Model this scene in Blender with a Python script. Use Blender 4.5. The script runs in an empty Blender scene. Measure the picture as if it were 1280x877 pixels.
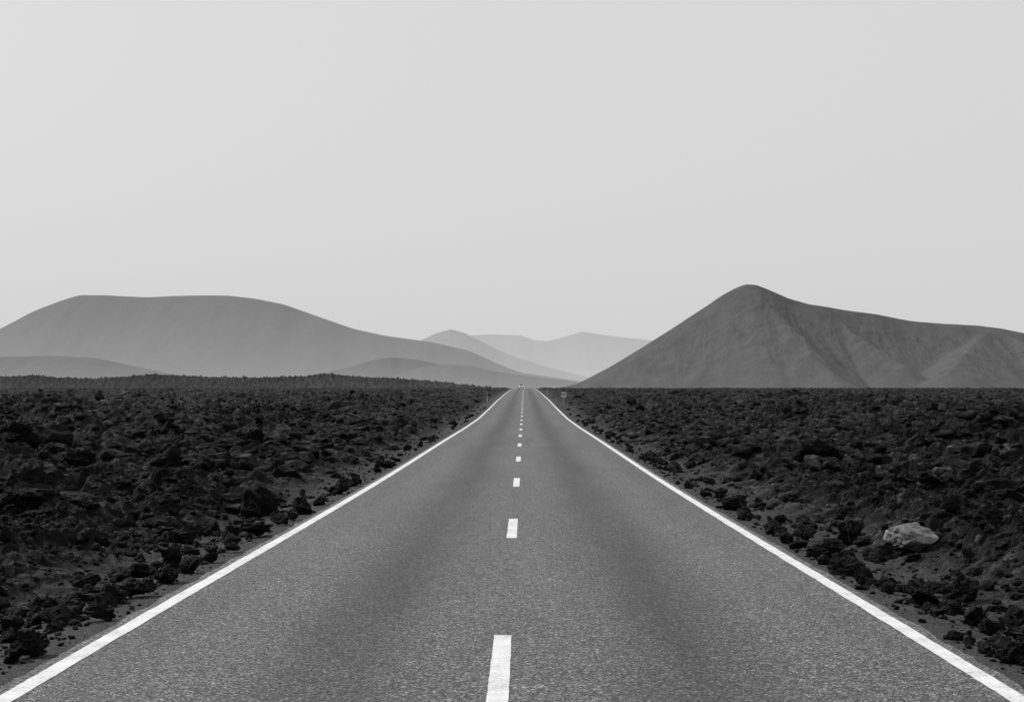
import bpy, math, numpy as np
from mathutils import Vector
rng = np.random.default_rng(7)
scene = bpy.context.scene
F = 2100.0           # focal length in px of a 1280 px wide frame
CAMH = 2.12
VX, HY = 655.0, 484.0

# ------------------------------------------------------------------ noise
_perm = rng.permutation(1024).astype(np.int64)
def _h(ix, iy, seed):
    return _perm[(_perm[(ix + seed*131) & 1023] + iy + seed*57) & 1023]
_ang = rng.random(1024)*2*np.pi
_gx, _gy = np.cos(_ang), np.sin(_ang)
_r1, _r2 = rng.random(1024), rng.random(1024)
def perlin(x, y, seed=0):
    ix = np.floor(x).astype(np.int64); iy = np.floor(y).astype(np.int64)
    fx = x-ix; fy = y-iy
    u = fx*fx*fx*(fx*(fx*6-15)+10); v = fy*fy*fy*(fy*(fy*6-15)+10)
    def g(dx, dy):
        k = _h(ix+dx, iy+dy, seed)
        return _gx[k]*(fx-dx)+_gy[k]*(fy-dy)
    a = g(0,0)*(1-u)+g(1,0)*u
    b = g(0,1)*(1-u)+g(1,1)*u
    return (a*(1-v)+b*v)*1.5
def fbm(x, y, seed=0, o=4):
    s = 0; a = 1
    for i in range(o):
        s = s+a*perlin(x*2**i+i*17.3, y*2**i-i*9.1, seed+i); a *= .5
    return s
def ridged(x, y, seed=0, o=3):
    s = 0; a = 1
    for i in range(o):
        s = s+a*(1-2*np.abs(perlin(x*2**i+i*7.7, y*2**i+i*3.1, seed+i))); a *= .5
    return s/1.75
def lumps(x, y, seed=0):
    """broken block bumps with tilted tops, 0..1"""
    ix = np.floor(x).astype(np.int64); iy = np.floor(y).astype(np.int64)
    best = np.zeros_like(x)
    for dx in (-1,0,1):
        for dy in (-1,0,1):
            k = _h(ix+dx, iy+dy, seed)
            ox = x-(ix+dx+_r1[k]); oy = y-(iy+dy+_r2[k])
            r = .35+.55*_r1[(k*7+3) & 1023]
            d2 = (ox**2+oy**2)/(r*r)
            q = r*np.clip((1-d2)*1.35, 0, 1)*(.8+.5*(ox*_gx[k]+oy*_gy[k])/r)
            best = np.maximum(best, q)
    return best
def sstep(a, b, x):
    t = np.clip((x-a)/(b-a), 0, 1); return t*t*(3-2*t)

# ------------------------------------------------------------------ road long profile
_pz = np.arange(-100, 1400, 1.0)
_pd = np.interp(_pz, [-100,11.5,28,42,56,71,100,130,170,223,358,500,610,700,1400],
                     [2.10,2.10,2.22,2.29,2.32,2.34,2.42,2.42,2.16,1.72,.98,.48,.34,.75,1.2])
_k = np.exp(-np.linspace(-2.5,2.5,25)**2); _k /= _k.sum()
_pd = np.convolve(np.pad(_pd, 12, mode='edge'), _k, 'valid')
def base(y):
    return CAMH-np.interp(y, _pz, _pd)

XL, XR, XC = -3.59, 3.42, -0.18      # outer faces of edge lines, centre line
def lava_h(x, y):
    de = np.maximum(XL-.06-x, x-XR-.06)          # distance from asphalt edge
    n = perlin(x*.4, y*.4, 40)
    m = sstep(.9, 3.2, de+n*.8)
    big = sstep(2.5, 12, de)
    ay = np.abs(y)
    far = 1-sstep(150, 520, ay)*.78
    fin = 1-sstep(22, 75, ay)*.92          # fine rubble only where the mesh resolves it
    mid = 1-sstep(90, 260, ay)*.75
    flat = 1-.6*sstep(.3, .6, perlin(x*.05+5, y*.03, 70))*sstep(8, 20, de)   # smoother ash patches
    wx = x+.30*perlin(x*.9, y*.9, 50)+.07*perlin(x*3.3, y*3.3, 52); wy = y+.30*perlin(x*.9+31, y*.9, 51)+.07*perlin(x*3.3+9, y*3.3, 53)
    h = -.04-.14*sstep(.05, 1.4, de)
    h = h+m*(.08+.26*fbm(wx*.2, wy*.2, 1, 3)+flat*(.15*ridged(wx*.5, wy*.5, 8, 3)
             +.50*lumps(wx*.75, wy*.75, 3)*(.35+.65*big)
             +mid*.27*lumps(wx*1.9, wy*1.9, 4)
             +fin*.10*ridged(wx*2.1, wy*2.1, 30, 2)))
    mm = (.14+.86*m*flat)*fin
    h = h+sstep(.06,.5,de)*mm*(.11*lumps(wx*4.3, wy*4.3, 5)+.04*perlin(wx*7, wy*7, 6)+.045*lumps(x*10, y*10, 25)
             +.016*perlin(x*19, y*19, 26))
    cl = sstep(-.1, .5, perlin(wx*.07+3, wy*.07, 60))
    h = h+big*far*(.80*fbm(wx*.06, wy*.06, 12, 3)-.25+.34*ridged(wx*.14, wy*.14, 15, 2)
                   +cl*flat*(.85*lumps(wx*.33, wy*.33, 61)+.34*mid*ridged(wx*.9, wy*.9, 62, 2)))
    h = h-.35*big*sstep(150, 500, ay)
    h = np.where(de < .03, -.06, h)
    fade = 1-sstep(1200, 2500, np.hypot(x, y))
    return h*fade

# ------------------------------------------------------------------ mesh helpers
def mesh_from_arrays(name, co, tris=None, quads=None, smooth=True):
    me = bpy.data.meshes.new(name)
    idx = quads if quads is not None else tris
    n = idx.shape[1]
    me.vertices.add(len(co)); me.vertices.foreach_set('co', np.ascontiguousarray(co, dtype=np.float32).ravel())
    me.loops.add(idx.size); me.loops.foreach_set('vertex_index', np.ascontiguousarray(idx, dtype=np.int32).ravel())
    me.polygons.add(len(idx)); me.polygons.foreach_set('loop_start', np.arange(0, idx.size, n, dtype=np.int32))
    me.update(calc_edges=True)
    me.polygons.foreach_set('use_smooth', np.full(len(idx), smooth))
    ob = bpy.data.objects.new(name, me); scene.collection.objects.link(ob)
    return ob
def grid_quads(nr, nc):
    a = np.arange(nr*nc).reshape(nr, nc)
    return np.stack([a[:-1,:-1], a[:-1,1:], a[1:,1:], a[1:,:-1]], -1).reshape(-1, 4)
def grid(name, X, Y, Z, smooth=True):
    return mesh_from_arrays(name, np.stack([X, Y, Z], -1).reshape(-1,3), quads=grid_quads(*X.shape), smooth=smooth)

# ------------------------------------------------------------------ node helpers
class NT:
    def __init__(s, name, mat=True):
        s.m = bpy.data.materials.new(name); s.m.use_nodes = True
        s.t = s.m.node_tree; s.n = s.t.nodes; s.l = s.t.links
        s.b = s.n['Principled BSDF']; s.out = s.n['Material Output']
        s.geo = s.n.new('ShaderNodeNewGeometry')
    def link(s, a, b): s.l.new(a, b)
    def noise(s, scale, detail=4, rough=.55, vec=None, stretch=None):
        n = s.n.new('ShaderNodeTexNoise'); n.inputs['Scale'].default_value = scale
        n.inputs['Detail'].default_value = detail; n.inputs['Roughness'].default_value = rough
        v = vec or s.geo.outputs['Position']
        if stretch:
            mp = s.n.new('ShaderNodeVectorMath'); mp.operation = 'MULTIPLY'
            s.link(v, mp.inputs[0]); mp.inputs[1].default_value = stretch; v = mp.outputs[0]
        s.link(v, n.inputs['Vector']); return n.outputs['Fac']
    def voro(s, scale, feature='F1', out='Distance', vec=None):
        n = s.n.new('ShaderNodeTexVoronoi'); n.feature = feature; n.inputs['Scale'].default_value = scale
        s.link(vec or s.geo.outputs['Position'], n.inputs['Vector']); return n.outputs[out]
    def ramp(s, fac, pts):
        r = s.n.new('ShaderNodeValToRGB'); e = r.color_ramp.elements
        while len(e) < len(pts): e.new(.5)
        for i, (p, c) in enumerate(pts):
            e[i].position = p; e[i].color = (c, c, c, 1)
        s.link(fac, r.inputs[0]); return r.outputs[0]
    def math(s, op, a, b=None, c=None, clamp=False):
        n = s.n.new('ShaderNodeMath'); n.operation = op; n.use_clamp = clamp
        for i, v in enumerate((a, b, c)):
            if v is None: continue
            if isinstance(v, (int, float)): n.inputs[i].default_value = v
            else: s.link(v, n.inputs[i])
        return n.outputs[0]
    def bump(s, h, strength=.5, dist=.02, prev=None):
        b = s.n.new('ShaderNodeBump'); b.inputs['Strength'].default_value = strength
        b.inputs['Distance'].default_value = dist; s.link(h, b.inputs['Height'])
        if prev: s.link(prev, b.inputs['Normal'])
        return b.outputs[0]
    def xyz(s):
        n = s.n.new('ShaderNodeSeparateXYZ'); s.link(s.geo.outputs['Position'], n.inputs[0]); return n.outputs

def lava_material(name, lo, mid, hi, chip=.08, gravel=False):
    t = NT(name)
    a = t.noise(.22, 3); b = t.noise(3.0, 4, .65); c = t.noise(28, 3, .7)
    f = t.math('MULTIPLY_ADD', a, .40, t.math('MULTIPLY_ADD', b, .40, t.math('MULTIPLY', c, .25)))
    col = t.ramp(f, [(.42, lo), (.56, mid), (.66, hi)])
    ch = t.ramp(t.voro(11, out='Color'), [(.84, 0), (.95, 1)])
    col3 = t.math('MULTIPLY_ADD', t.math('MULTIPLY', ch, t.ramp(c, [(.42,0),(.58,1)])), chip, col)
    # sun highlights on rock tops, painted as lighter colour on up-facing faces
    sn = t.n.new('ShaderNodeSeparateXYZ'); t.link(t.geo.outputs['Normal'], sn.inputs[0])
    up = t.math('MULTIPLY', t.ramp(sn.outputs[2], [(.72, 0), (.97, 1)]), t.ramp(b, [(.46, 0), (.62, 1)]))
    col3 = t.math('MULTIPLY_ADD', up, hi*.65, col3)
    if gravel:      # crushed volcanic gravel of the verge
        p = t.xyz()
        de = t.math('SUBTRACT', t.math('ABSOLUTE', t.math('ADD', p[0], .085)), 3.5)
        de = t.math('ADD', de, t.math('MULTIPLY_ADD', t.noise(.7, 4, .6), 1.6, -.8))
        mk_ = t.ramp(t.math('DIVIDE', de, 2.6), [(.35, 1), (.8, 0)])
        gr = t.ramp(t.math('MULTIPLY_ADD', t.voro(60, out='Color'), .6, t.math('MULTIPLY', c, .5)), [(.2, .014), (.5, .036), (.9, .10)])
        ash = t.ramp(t.noise(.09, 4, .6, stretch=(1,.5,1)), [(.57, 0), (.70, .4)])
        mk_ = t.math('MAXIMUM', mk_, ash)
        col3 = t.math('MULTIPLY_ADD', t.math('SUBTRACT', gr, col3), mk_, col3)
    t.link(col3, t.b.inputs['Base Color'])
    t.b.inputs['Roughness'].default_value = .9
    t.b.inputs['Specular IOR Level'].default_value = .08
    n1 = t.bump(t.math('MULTIPLY_ADD', c, .4, b), 1.0, .12 if not gravel else .07)
    t.link(n1, t.b.inputs['Normal'])
    return t.m
m_ground = lava_material('lava_ground_mat', .003, .010, .052, .11, True)
m_rock = lava_material('lava_rock_mat', .003, .009, .046, .07)

# ------------------------------------------------------------------ ground sheet
ys = [-400,-200,-100,-60,-40,-25,-15,-8,-3,0]
y = 0.
while y < 7: y += .15; ys.append(y)
while y < 1300: y += max(.02, .0019*y); ys.append(y)
while y < 45000: y *= 1.06; ys.append(y)
ys = np.array(ys)
un = np.linspace(-1, 1, 1001)
o = np.geomspace(1.03, 60, 36)
U = np.concatenate([-o[::-1], un, o])
W = .42*(np.abs(ys)+13)
W = np.minimum(W, 2500)
X = U[None,:]*W[:,None]
Y = np.repeat(ys[:,None], len(U), 1)
Z = base(Y)+lava_h(X.ravel(), Y.ravel()).reshape(X.shape)
ground = grid('ground', X, Y, Z, smooth=False); ground.data.materials.append(m_ground)

# ------------------------------------------------------------------ rocks
def ico(sub):
    import bmesh
    bm = bmesh.new(); bmesh.ops.create_icosphere(bm, subdivisions=sub, radius=1)
    co = np.array([v.co[:] for v in bm.verts]); tr = np.array([[v.index for v in f.verts] for f in bm.faces]); bm.free()
    return co, tr
def rock_variant(co, seed, nplanes=14, rough=.085):
    r = np.random.default_rng(seed)
    n = r.normal(size=(nplanes, 3)); n /= np.linalg.norm(n, axis=1)[:,None]
    c = r.uniform(.45, .92, nplanes)
    d = co @ n.T
    rad = np.where(d > .05, c[None,:]/np.maximum(d, .05), 9).min(1)
    rad = np.minimum(rad, 1.1)
    p = co*rad[:,None]
    for s, a in ((2.2, rough*2.), (5, rough*1.2), (11, rough*.6)):
        ph = perlin(p[:,0]*s+seed*3.1, p[:,1]*s+p[:,2]*s*.7, seed % 30)+perlin(p[:,2]*s, p[:,0]*s*.6-p[:,1]*s, seed % 30+5)
        p = p+co*(a*ph)[:,None]
    return p
def scatter(name, sub, xs, ys_, size, flat, sink=.3, seed=0, mat=m_rock, nvar=14, smooth=False, yaw=None, lift=0., rough=.085):
    r = np.random.default_rng(seed)
    co, tr = ico(sub)
    V = np.stack([rock_variant(co, seed*100+i, rough=rough) for i in range(nvar)])
    n = len(xs); k = r.integers(0, nvar, n)
    P = V[k].copy()
    sc = np.stack([r.uniform(.8,1.35,n), r.uniform(.7,1.1,n), r.uniform(.55,.9,n)*flat], -1)*size[:,None]/2
    P *= sc[:,None,:]
    tl = r.normal(0, .22, n); ct, st = np.cos(tl)[:,None], np.sin(tl)[:,None]
    yy = P[:,:,1]*ct-P[:,:,2]*st; zz = P[:,:,1]*st+P[:,:,2]*ct
    a = r.uniform(0, 6.28, n) if yaw is None else yaw
    ca, sa = np.cos(a)[:,None], np.sin(a)[:,None]
    xx = P[:,:,0]*ca-yy*sa; yv = P[:,:,0]*sa+yy*ca
    gz = base(ys_)+lava_h(xs, ys_)+lift
    P = np.stack([xx+xs[:,None], yv+ys_[:,None], zz+(gz+size*.36*flat*(1-sink*2))[:,None]], -1)
    T = tr[None]+(np.arange(n)*len(co))[:,None,None]
    ob = mesh_from_arrays(name, P.reshape(-1,3), tris=T.reshape(-1,3), smooth=smooth)
    ob.data.materials.append(mat)
    return ob
parts = []
def fan(n, z0, z1, wid=.40):
    z = z0*(z1/z0)**rng.random(n)
    x = rng.uniform(-1, 1, n)*wid*(z+9)
    return x, z
def keep(x, z, s, mind=.5):
    de = np.maximum(XL-.08-x, x-XR-.08)
    p = np.clip((de-mind-.4)/1.8, 0, 1)*.88+.12
    k = (de-s*.6 > .08+mind*.2) & (rng.random(len(x)) < p)
    k &= rng.random(len(x)) < np.clip(.65+1.1*perlin(x*.25, z*.25, 33), .15, 1)
    return x[k], z[k], s[k]
x, z = fan(60000, 7, 90); s = np.exp(rng.normal(math.log(.080), .5, len(x))); x, z, s = keep(x, z, s, .0)
parts.append(scatter('lava_rocks', 2, x, z, s, 1, seed=1))
# pebbles and cobbles on the verge
n = 5000; z = 7*(90/7)**rng.random(n); sd = rng.random(n) < .5
q = .10+rng.gamma(2.0, .45, n); x = np.where(sd, XL-.1-q, XR+.1+q); s = np.clip(np.exp(rng.normal(math.log(.042), .55, n)), .02, .2)
k = q > s; x, z, s = x[k], z[k], s[k]
parts.append(scatter('rocks_e', 1, x, z, s, .9, seed=8))
x, z = fan(15000, 7, 130); s = np.clip(np.exp(rng.normal(math.log(.21), .40, len(x))), .1, .65); x, z, s = keep(x, z, s, .8)
parts.append(scatter('rocks_b', 3, x, z, s, .9, seed=2, sink=.36))
x, z = fan(1900, 9, 170); s = rng.uniform(.45, 1.15, len(x)); x, z, s = keep(x, z, s, 3.0)
parts.append(scatter('rocks_f', 4, x, z, s, .85, seed=12, sink=.34))
x, z = fan(30000, 40, 600); s = np.clip(np.exp(rng.normal(math.log(.45), .45, len(x))), .18, 1.2); x, z, s = keep(x, z, s, 1.0)
s = s*np.interp(z, [40, 250, 600], [1, 1, .6])
parts.append(scatter('rocks_c', 2, x, z, s, .8, seed=3, sink=.36))
# boulders pushed off the carriageway when the road was built
edge = [(18,838,34),(48,832,48),(125,785,32),(183,752,34),(230,733,40),(260,720,30),(292,706,22),(345,670,32),(372,655,22),(405,640,30),
        (440,614,22),(470,603,18),(500,580,16),(150,728,34),(75,782,26),(310,638,32),(235,672,34),(35,664,60),(70,758,26),(322,692,20),(420,628,18),(388,648,18),
        (882,634,24),(905,648,20),(942,668,24),(958,680,18),(970,688,22),(1008,700,20),(1030,694,30),(1048,722,28),(1078,736,30),(1148,760,42),
        (1200,748,36),(1215,782,40),(1272,782,46),(1262,838,36),(860,618,16),(840,606,14),(1062,672,50),(1240,642,54),(990,632,26),(1110,745,20),(925,632,18),(1170,775,22),(1022,708,18)]
ex, ez, es = [], [], []
for px, py, w in edge:
    zz = F*2.25/(py-HY)
    xx = (px-VX)/F*zz
    if px > VX: xx = max(xx, XR+.24+w/F*zz*.5)
    else: xx = min(xx, XL-.24-w/F*zz*.5)
    ex.append(xx); ez.append(zz); es.append(w/F*zz)
nr = 170; z = 12*(180/12)**rng.random(nr); sd = rng.random(nr) < .5; s = rng.uniform(.12, .36, nr)
q = .25+s*.6+rng.gamma(1.5, .3, nr); x = np.where(sd, XL-q, XR+q)
ex = np.concatenate([ex, x]); ez = np.concatenate([ez, z]); es = np.concatenate([np.array(es)*1.15, s])
parts.append(scatter('rocks_d', 4, ex, ez, es, 1.0, sink=.12, seed=5, nvar=24))
for p in parts: p.select_set(True)
bpy.context.view_layer.objects.active = parts[0]
bpy.ops.object.join()
lava_rocks = parts[0]; lava_rocks.name = 'lava_rocks'
bpy.ops.object.select_all(action='DESELECT')

# pale boulder on the right, pale slab far left
def pale_mat(name, lo, hi):
    t = NT(name)
    a = t.noise(5, 6, .65); b = t.noise(30, 4, .7)
    c = t.ramp(t.math('MULTIPLY_ADD', a, .6, t.math('MULTIPLY', b, .4)), [(.34, lo*.55), (.46, lo), (.62, hi)])
    t.link(c, t.b.inputs['Base Color']); t.b.inputs['Roughness'].default_value = .9
    t.link(t.bump(b, .6, .015, t.bump(a, .5, .04)), t.b.inputs['Normal']); return t.m
m_pale = pale_mat('pale_rock_mat', .09, .19)
m_slab = pale_mat('pale_slab_mat', .06, .12)
pb = scatter('pale_boulder', 5, np.array([5.15]), np.array([22.7]), np.array([.95]), .62, sink=.12, seed=9, mat=m_pale, yaw=np.array([.3]), lift=.05, rough=.03)
# long broken outcrop of pale rock running diagonally
sx = np.linspace(0, 1, 12)
yo_ = 190-46*sx
ps = scatter('pale_outcrop', 4, (155+46*sx-VX)/F*190*(1-.10*sx), yo_, .9+.35*np.sin(sx*9), .45, sink=0., seed=11, mat=m_slab, yaw=np.full(12, 1.2), lift=.35)

# ------------------------------------------------------------------ road
t = NT('asphalt_mat')
p = t.xyz()
g1 = t.voro(75, out='Color'); sep = t.n.new('ShaderNodeSeparateColor'); t.link(g1, sep.inputs[0])
grain = t.ramp(sep.outputs[0], [(0, .009), (.45, .040), (.75, .094), (1, .29)])
g2 = t.noise(38, 2, .7); g3 = t.noise(9, 4, .65)
grain = t.math('MULTIPLY', grain, t.ramp(g2, [(.3, .45), (.7, 1.55)]))
grain = t.math('MULTIPLY', grain, t.ramp(g3, [(.3, .76), (.7, 1.24)]))
sp2 = t.n.new('ShaderNodeSeparateColor'); t.link(t.voro(32, out='Color'), sp2.inputs[0])
grain = t.math('MULTIPLY', grain, t.ramp(sp2.outputs[0], [(0, .68), (1, 1.34)]))
wob = t.math('MULTIPLY_ADD', t.noise(.12, 2, .5, stretch=(.5,1,1)), .5, -.25)
xw = t.math('ADD', p[0], wob)
def band(c, w, amt):
    d = t.math('DIVIDE', t.math('SUBTRACT', xw, c), w)
    e = t.math('POWER', 2.718, t.math('MULTIPLY', t.math('MULTIPLY', d, d), -1.0))
    return t.math('MULTIPLY', e, amt)
sb = t.math('ADD', t.math('ADD', band(-1.45, .60, .58), band(1.32, .58, .60)), t.math('ADD', band(-3.1, .3, .15), band(2.95, .3, .15)))
wear = t.math('SUBTRACT', 1.13, t.math('MULTIPLY', sb, t.ramp(t.noise(.8, 4, .6, stretch=(2.2,.12,1)), [(.25,.7),(.75,1.15)])))
patch = t.ramp(t.noise(.5, 3, .55, stretch=(1.5,.15,1)), [(.3,.88),(.7,1.12)])
colv = t.math('MULTIPLY', t.math('MULTIPLY', grain, wear), patch)
t.link(colv, t.b.inputs['Base Color'])
t.b.inputs['Roughness'].default_value = .75; t.b.inputs['Specular IOR Level'].default_value = .35
t.link(t.bump(sep.outputs[1], .8, .005), t.b.inputs['Normal'])
m_asph = t.m
def strip(name, x0, x1, yv, lift, mat, nx=2, edge=0.):
    xs = np.linspace(x0, x1, nx)
    X = np.repeat(xs[None,:], len(yv), 0); Yv = np.repeat(yv[:,None], nx, 1)
    if edge:
        X = X.copy()
        X[:,0] += edge*(perlin(yv*1.3, yv*0+3, 2)+.5*perlin(yv*6, yv*0+8, 3))
        X[:,-1] += edge*(perlin(yv*1.1, yv*0+13, 4)+.5*perlin(yv*5, yv*0+18, 5))
    Zv = base(Yv)+lift
    ob = grid(name, X, Yv, Zv); ob.data.materials.append(mat); return ob
ry_f = np.concatenate([np.arange(-60, 0, 2.), np.arange(0, 60, .08), np.arange(60, 760, .5)])
road = strip('road', XL-.10, XR+.10, ry_f, 0, m_asph, 8, .04)
t = NT('road_paint_mat')
a = t.noise(30, 5, .75); b = t.noise(3, 3)
wearf = t.math('MULTIPLY_ADD', a, .75, t.math('MULTIPLY', b, .35))
c = t.ramp(wearf, [(.38, .10), (.46, .48), (.62, .67)])
t.link(c, t.b.inputs['Base Color']); t.b.inputs['Roughness'].default_value = .7; t.b.inputs['Specular IOR Level'].default_value = .3
t.link(t.bump(t.voro(75), .3, .003), t.b.inputs['Normal'])
m_paint = t.m
mk = [strip('edge_line', XL, XL+.15, ry_f, .004, m_paint, 2, .008), strip('edge_line_2', XR-.15, XR, ry_f, .004, m_paint, 2, .008)]
P = 14.0; z_end = 14.45; n = -4
while z_end+n*P < 700:
    e = z_end+n*P; yv = np.arange(e-3.9, e+.001, .1) if e < 60 else np.linspace(e-3.9, e, 8)
    mk.append(strip('dash', XC-.075, XC+.075, yv, .004, m_paint, 2, .006)); n += 1
for p_ in mk: p_.select_set(True)
bpy.context.view_layer.objects.active = mk[0]; bpy.ops.object.join(); mk[0].name = 'road_markings'
bpy.ops.object.select_all(action='DESELECT')

# ------------------------------------------------------------------ hills
def hill_mat(name, alb, haze, hazecol, base_extra, hmax, ts, contrast, bumpd=.0):
    """albedo + air light (aerial haze that is thicker near the foot of the slope)"""
    t = NT(name); p = t.xyz()
    a = t.noise(ts, 4, .55); b = t.noise(ts*14, 4, .75)
    v = t.math('MULTIPLY_ADD', a, .30, t.math('MULTIPLY', b, .70))
    c = t.ramp(v, [(.38, alb*(1-contrast)), (.62, alb*(1+contrast))])
    t.link(c, t.b.inputs['Base Color']); t.b.inputs['Roughness'].default_value = 1; t.b.inputs['Specular IOR Level'].default_value = 0
    if bumpd: t.link(t.bump(b, .6, bumpd), t.b.inputs['Normal'])
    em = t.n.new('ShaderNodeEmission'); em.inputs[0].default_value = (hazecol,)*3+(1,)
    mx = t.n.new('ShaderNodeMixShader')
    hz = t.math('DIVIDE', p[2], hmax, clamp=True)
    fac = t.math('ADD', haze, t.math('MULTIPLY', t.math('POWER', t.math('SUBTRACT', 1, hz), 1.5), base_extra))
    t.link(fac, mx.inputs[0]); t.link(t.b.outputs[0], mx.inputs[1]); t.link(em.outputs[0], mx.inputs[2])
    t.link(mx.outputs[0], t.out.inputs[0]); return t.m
def hill(name, Zd, prof, mat, slope=.5, nx=500, ny=160, rough=1.0, gs=1., spurs=(), seed=0, soft=.06, fine=1.):
    px = np.array([p[0] for p in prof], float); py = np.array([p[1] for p in prof], float)
    X0, X1 = (px[0]-VX)/F*Zd, (px[-1]-VX)/F*Zd
    xs = np.linspace(X0, X1, nx)
    H = np.interp(xs, (px-VX)/F*Zd, (HY-py)/F*Zd+CAMH)
    kw = max(3, int(nx*soft/2)*2+1); kk = np.hanning(kw+2)[1:-1]; kk /= kk.sum()
    H = np.convolve(np.pad(H, kw//2, mode='edge'), kk, 'valid')
    Hm = H.max(); D = Hm/slope*1.25
    H = H+2
    yo = np.linspace(-D, D*.6, ny)
    X = np.repeat(xs[None,:], ny, 0); Yo = np.repeat(yo[:,None], nx, 1)
    Hh = np.repeat(H[None,:], ny, 0)
    L = Hm*.9*gs
    wig = .22*Hm*fbm(X/(L*1.5), Yo*0+seed, seed+3, 3)
    dd = Yo-wig
    s0 = Hm*.10
    Z = Hh-slope*(np.sqrt(dd**2+s0**2)-s0)
    for (sx, sy, ex_, ey_, d0, d1, sl) in spurs:     # descending spur ridges in front of the crest
        ax, ay, ah = (sx-VX)/F*Zd, d0, (HY-sy)/F*(Zd+d0)+CAMH
        bx, by, bh = (ex_-VX)/F*Zd, d1, (HY-ey_)/F*(Zd+d1)+CAMH
        vx, vy = bx-ax, by-ay
        tt = np.clip(((X-ax)*vx+(Yo-ay)*vy)/(vx*vx+vy*vy+1e-6), 0, 1)
        r = np.hypot(X-ax-tt*vx, Yo-ay-tt*vy)+.04*Hm*perlin(X/(L*.3), Yo/(L*.3), seed+20)
        c0 = Hm*.05
        c = ah+(bh-ah)*tt-sl*(np.sqrt(r*r+c0*c0)-c0)
        q = Hm*.012
        Z = q*np.logaddexp(Z/q, c/q)
    q = Hm*.04
    Z = q*np.logaddexp(Z/q, 0)-q*.7
    am = np.clip(np.abs(dd)/(Hm*.5), .08, 1)*np.clip(Z/(Hm*.3), 0, 1)
    gul = ridged(X/(L*.22)+.3*fbm(X/L, Yo/L, seed), Yo/(L*1.3), seed+7, 3)
    Z = Z+rough*am*(Hm*.028*gul+fine*Hm*.012*fbm(X/(L*.10), Yo/(L*.10), seed+9, 4))
    ob = grid(name, X, Yo+Zd, Z-2); ob.data.materials.append(mat); return ob
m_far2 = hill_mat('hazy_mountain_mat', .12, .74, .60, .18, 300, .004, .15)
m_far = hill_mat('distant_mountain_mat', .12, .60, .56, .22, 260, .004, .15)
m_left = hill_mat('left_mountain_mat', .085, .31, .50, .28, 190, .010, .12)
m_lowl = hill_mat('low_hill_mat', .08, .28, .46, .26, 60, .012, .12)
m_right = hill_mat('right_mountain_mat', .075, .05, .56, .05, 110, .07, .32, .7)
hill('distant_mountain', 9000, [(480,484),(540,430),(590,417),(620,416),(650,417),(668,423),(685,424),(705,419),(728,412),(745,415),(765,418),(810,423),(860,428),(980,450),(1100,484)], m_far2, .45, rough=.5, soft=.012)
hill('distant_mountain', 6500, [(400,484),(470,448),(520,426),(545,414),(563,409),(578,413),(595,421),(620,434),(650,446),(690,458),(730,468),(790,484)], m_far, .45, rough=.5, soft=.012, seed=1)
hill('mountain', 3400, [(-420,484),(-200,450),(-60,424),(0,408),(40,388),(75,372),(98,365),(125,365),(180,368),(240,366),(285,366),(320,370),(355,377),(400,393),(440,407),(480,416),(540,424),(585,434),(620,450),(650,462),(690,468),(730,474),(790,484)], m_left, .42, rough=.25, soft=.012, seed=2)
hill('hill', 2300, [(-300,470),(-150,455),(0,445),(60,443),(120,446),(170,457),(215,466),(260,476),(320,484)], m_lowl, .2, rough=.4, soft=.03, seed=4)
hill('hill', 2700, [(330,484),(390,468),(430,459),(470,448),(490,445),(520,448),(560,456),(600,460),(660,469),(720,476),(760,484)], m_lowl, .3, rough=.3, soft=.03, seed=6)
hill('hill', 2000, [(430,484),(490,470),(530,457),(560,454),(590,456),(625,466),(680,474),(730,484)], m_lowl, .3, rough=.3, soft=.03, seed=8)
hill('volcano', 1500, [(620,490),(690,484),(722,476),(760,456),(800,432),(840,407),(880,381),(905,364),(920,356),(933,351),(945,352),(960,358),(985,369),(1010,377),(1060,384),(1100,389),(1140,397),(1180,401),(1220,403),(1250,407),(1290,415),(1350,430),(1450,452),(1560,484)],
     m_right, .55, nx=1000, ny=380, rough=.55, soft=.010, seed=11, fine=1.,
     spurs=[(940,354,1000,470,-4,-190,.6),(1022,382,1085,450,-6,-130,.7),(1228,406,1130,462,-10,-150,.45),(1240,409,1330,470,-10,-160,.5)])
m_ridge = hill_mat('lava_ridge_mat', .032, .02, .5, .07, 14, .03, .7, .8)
hill('lava_ridge', 800, [(-700,484),(-300,472),(-100,471),(0,471),(40,469),(70,472),(120,473),(190,468),(260,471),(330,472),(380,470),(410,467),(450,471),(500,473),(560,478),(600,483),(650,487)], m_ridge, .2, nx=1400, ny=80, rough=4.5, gs=2.2, soft=.003, seed=13, fine=3)

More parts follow.
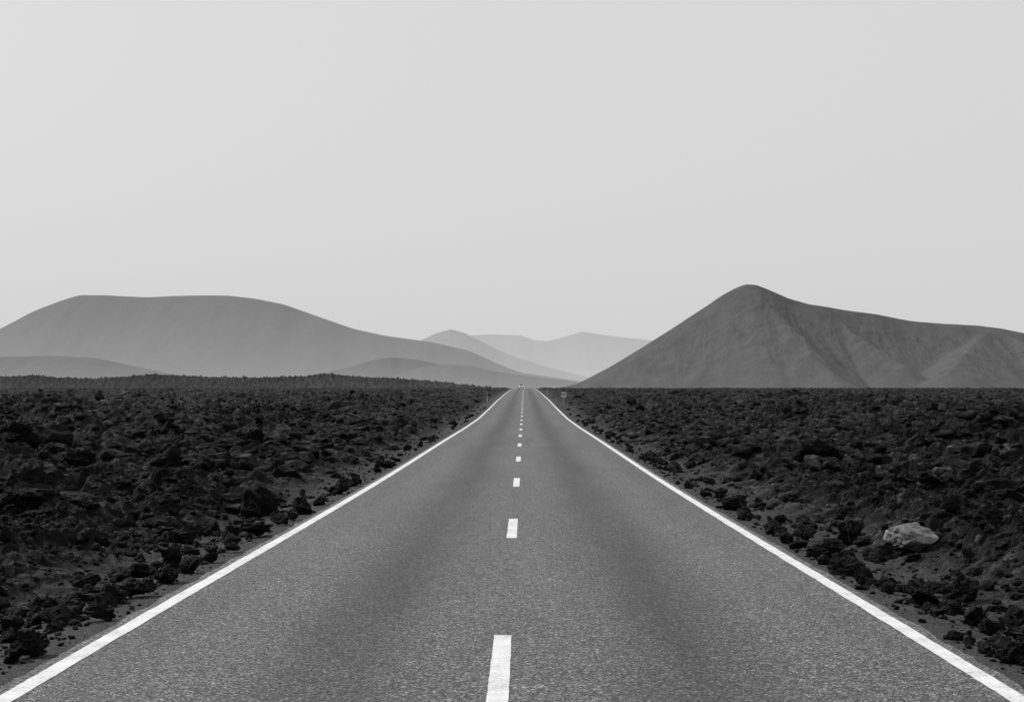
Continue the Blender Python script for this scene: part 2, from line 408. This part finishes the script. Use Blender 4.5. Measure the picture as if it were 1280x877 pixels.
# ------------------------------------------------------------------ roadside objects
def simple(name, v, rough=.5, metal=0, em=0):
    t = NT(name)
    n = t.noise(12, 4); c = t.ramp(n, [(.3, v*.85), (.7, min(1, v*1.1))]); t.link(c, t.b.inputs['Base Color'])
    t.b.inputs['Roughness'].default_value = rough; t.b.inputs['Metallic'].default_value = metal
    if em: t.b.inputs['Emission Color'].default_value = (1,1,1,1); t.b.inputs['Emission Strength'].default_value = em
    return t.m
m_white = simple('white_paint', .6, .35); m_glass = simple('dark_glass', .02, .1); m_tyre = simple('tyre', .02, .8)
m_steel = simple('galvanised_steel', .4, .45, .6); m_sign = simple('sign_face', .6, .4); m_dark = simple('sign_print', .04, .5); m_lamp = simple('headlight', .9, .2, 0, 1)
import bmesh
def part(name, parent, verts_fn, mat, bevel=0):
    bm = bmesh.new(); verts_fn(bm)
    me = bpy.data.meshes.new(name); bm.to_mesh(me); bm.free(); me.materials.append(mat)
    ob = bpy.data.objects.new(name, me); scene.collection.objects.link(ob); ob.parent = parent
    if bevel:
        b = ob.modifiers.new('bevel', 'BEVEL'); b.width = bevel; b.segments = 3
    return ob
def box(x0, x1, y0, y1, z0, z1):
    def f(bm):
        r = bmesh.ops.create_cube(bm, size=1)
        for v in r['verts']:
            v.co = Vector(((x0+x1)/2+v.co.x*(x1-x0), (y0+y1)/2+v.co.y*(y1-y0), (z0+z1)/2+v.co.z*(z1-z0)))
    return f
def cyl(r, x, y, z0, z1, axis='Z', seg=20):
    def f(bm):
        q = bmesh.ops.create_cone(bm, cap_ends=True, segments=seg, radius1=r, radius2=r, depth=z1-z0)
        for v in q['verts']:
            c = v.co.copy()
            if axis == 'X': v.co = Vector((c.z+(z0+z1)/2, c.x+x, c.y+y))
            elif axis == 'Y': v.co = Vector((c.x+x, c.z+(z0+z1)/2, c.y+y))
            else: v.co = Vector((c.x+x, c.y+y, c.z+(z0+z1)/2))
    return f
def empty(name, x, y):
    e = bpy.data.objects.new(name, None); scene.collection.objects.link(e)
    z = float(base(np.array([y]))[0]); e.location = (x, y, z); return e
e = empty('traffic_sign', 4.75, 200.)
part('post', e, cyl(.04, 0, 0, -.6, 1.28), m_steel)
part('plate', e, box(-.28, .28, -.065, -.045, .72, 1.35), m_sign, .01)
part('plate_border', e, box(-.2, .2, -.072, -.067, .79, .86), m_dark)
part('plate_print', e, box(-.2, .2, -.072, -.067, 1.02, 1.2), m_dark)
for xx, yy in ((-4.7, 215.), (4.6, 330.)):
    e = empty('delineator_post', xx, yy)
    part('post', e, box(-.07, .07, -.04, .04, -.4, 1.05), m_steel, .02)
    part('band', e, box(-.073, .073, -.043, .043, .75, .92), m_dark)
e = empty('car', -1.0, 600.)
def carbody(bm):
    pr = [(-2.1,.25),(-2.15,.6),(-2.0,.78),(-1.1,.92),(-.45,1.38),(.9,1.42),(1.7,1.0),(2.1,.92),(2.15,.35),(2.0,.22)]
    L = [bm.verts.new((-.86 if z < 1 else -.66, y, z)) for y, z in pr]; R = [bm.verts.new((.86 if z < 1 else .66, y, z)) for y, z in pr]
    n = len(pr)
    for i in range(n): bm.faces.new((L[i], L[(i+1) % n], R[(i+1) % n], R[i]))
    bm.faces.new(L[::-1]); bm.faces.new(R)
part('body', e, carbody, m_white, .04)
def ws(bm):
    v = [bm.verts.new(c) for c in ((-.72,-1.08,.96),(.72,-1.08,.96),(.6,-.5,1.36),(-.6,-.5,1.36))]; bm.faces.new(v)
w = part('windscreen', e, ws, m_glass); w.location = (0, -.03, .03)
for i, (a, b) in enumerate(((-.84,-1.35),(.84,-1.35),(-.84,1.35),(.84,1.35))):
    part('wheel_%d' % (i+1), e, cyl(.31, b, .31, a-.1, a+.1, 'X'), m_tyre)
part('headlight_left', e, cyl(.10, -.6, .62, -2.2, -2.1, 'Y'), m_lamp); part('headlight_right', e, cyl(.10, .6, .62, -2.2, -2.1, 'Y'), m_lamp)
part('grille', e, box(-.4, .4, -2.17, -2.1, .4, .58), m_glass)

# ------------------------------------------------------------------ light
sun_el, sun_az = 40, -62      # azimuth measured from +Y (view direction) toward +X
d = Vector((math.sin(math.radians(sun_az))*math.cos(math.radians(sun_el)), math.cos(math.radians(sun_az))*math.cos(math.radians(sun_el)), math.sin(math.radians(sun_el))))
sl = bpy.data.lights.new('sun', 'SUN'); sl.energy = 3.6; sl.angle = math.radians(1.0); sl.color = (1, 1, 1)
so = bpy.data.objects.new('sun', sl); scene.collection.objects.link(so); so.rotation_euler = d.to_track_quat('Z', 'Y').to_euler()
w = bpy.data.worlds.new('World'); scene.world = w; w.use_nodes = True
nt = w.node_tree; nt.nodes.clear()
sky = nt.nodes.new('ShaderNodeTexSky'); sky.sky_type = 'NISHITA'; sky.sun_disc = False
sky.sun_elevation = math.radians(sun_el); sky.sun_rotation = math.radians(sun_az); sky.dust_density = 6; sky.air_density = 1
bw = nt.nodes.new('ShaderNodeRGBToBW'); nt.links.new(sky.outputs[0], bw.inputs[0])
b1 = nt.nodes.new('ShaderNodeBackground'); b1.inputs[1].default_value = .018; nt.links.new(bw.outputs[0], b1.inputs[0])
b2 = nt.nodes.new('ShaderNodeBackground'); b2.inputs[0].default_value = (1,1,1,1); b2.inputs[1].default_value = .63
ad = nt.nodes.new('ShaderNodeAddShader'); nt.links.new(b1.outputs[0], ad.inputs[0]); nt.links.new(b2.outputs[0], ad.inputs[1])
ow = nt.nodes.new('ShaderNodeOutputWorld'); nt.links.new(ad.outputs[0], ow.inputs[0])

# ------------------------------------------------------------------ camera
cam = bpy.data.cameras.new('camera'); co = bpy.data.objects.new('camera', cam); scene.collection.objects.link(co)
cam.sensor_width = 36; cam.lens = 36*F/1280; cam.clip_start = .1; cam.clip_end = 100000
co.location = (0, 0, CAMH)
pitch = math.atan((HY-438.5)/F); yaw = math.atan((VX-640)/F)
co.rotation_euler = (math.radians(90)+pitch, 0, yaw)
scene.camera = co
scene.view_settings.view_transform = 'Standard'; scene.view_settings.look = 'None'; scene.view_settings.exposure = 0
print('sky done', len(lava_rocks.data.vertices), len(ground.data.vertices))
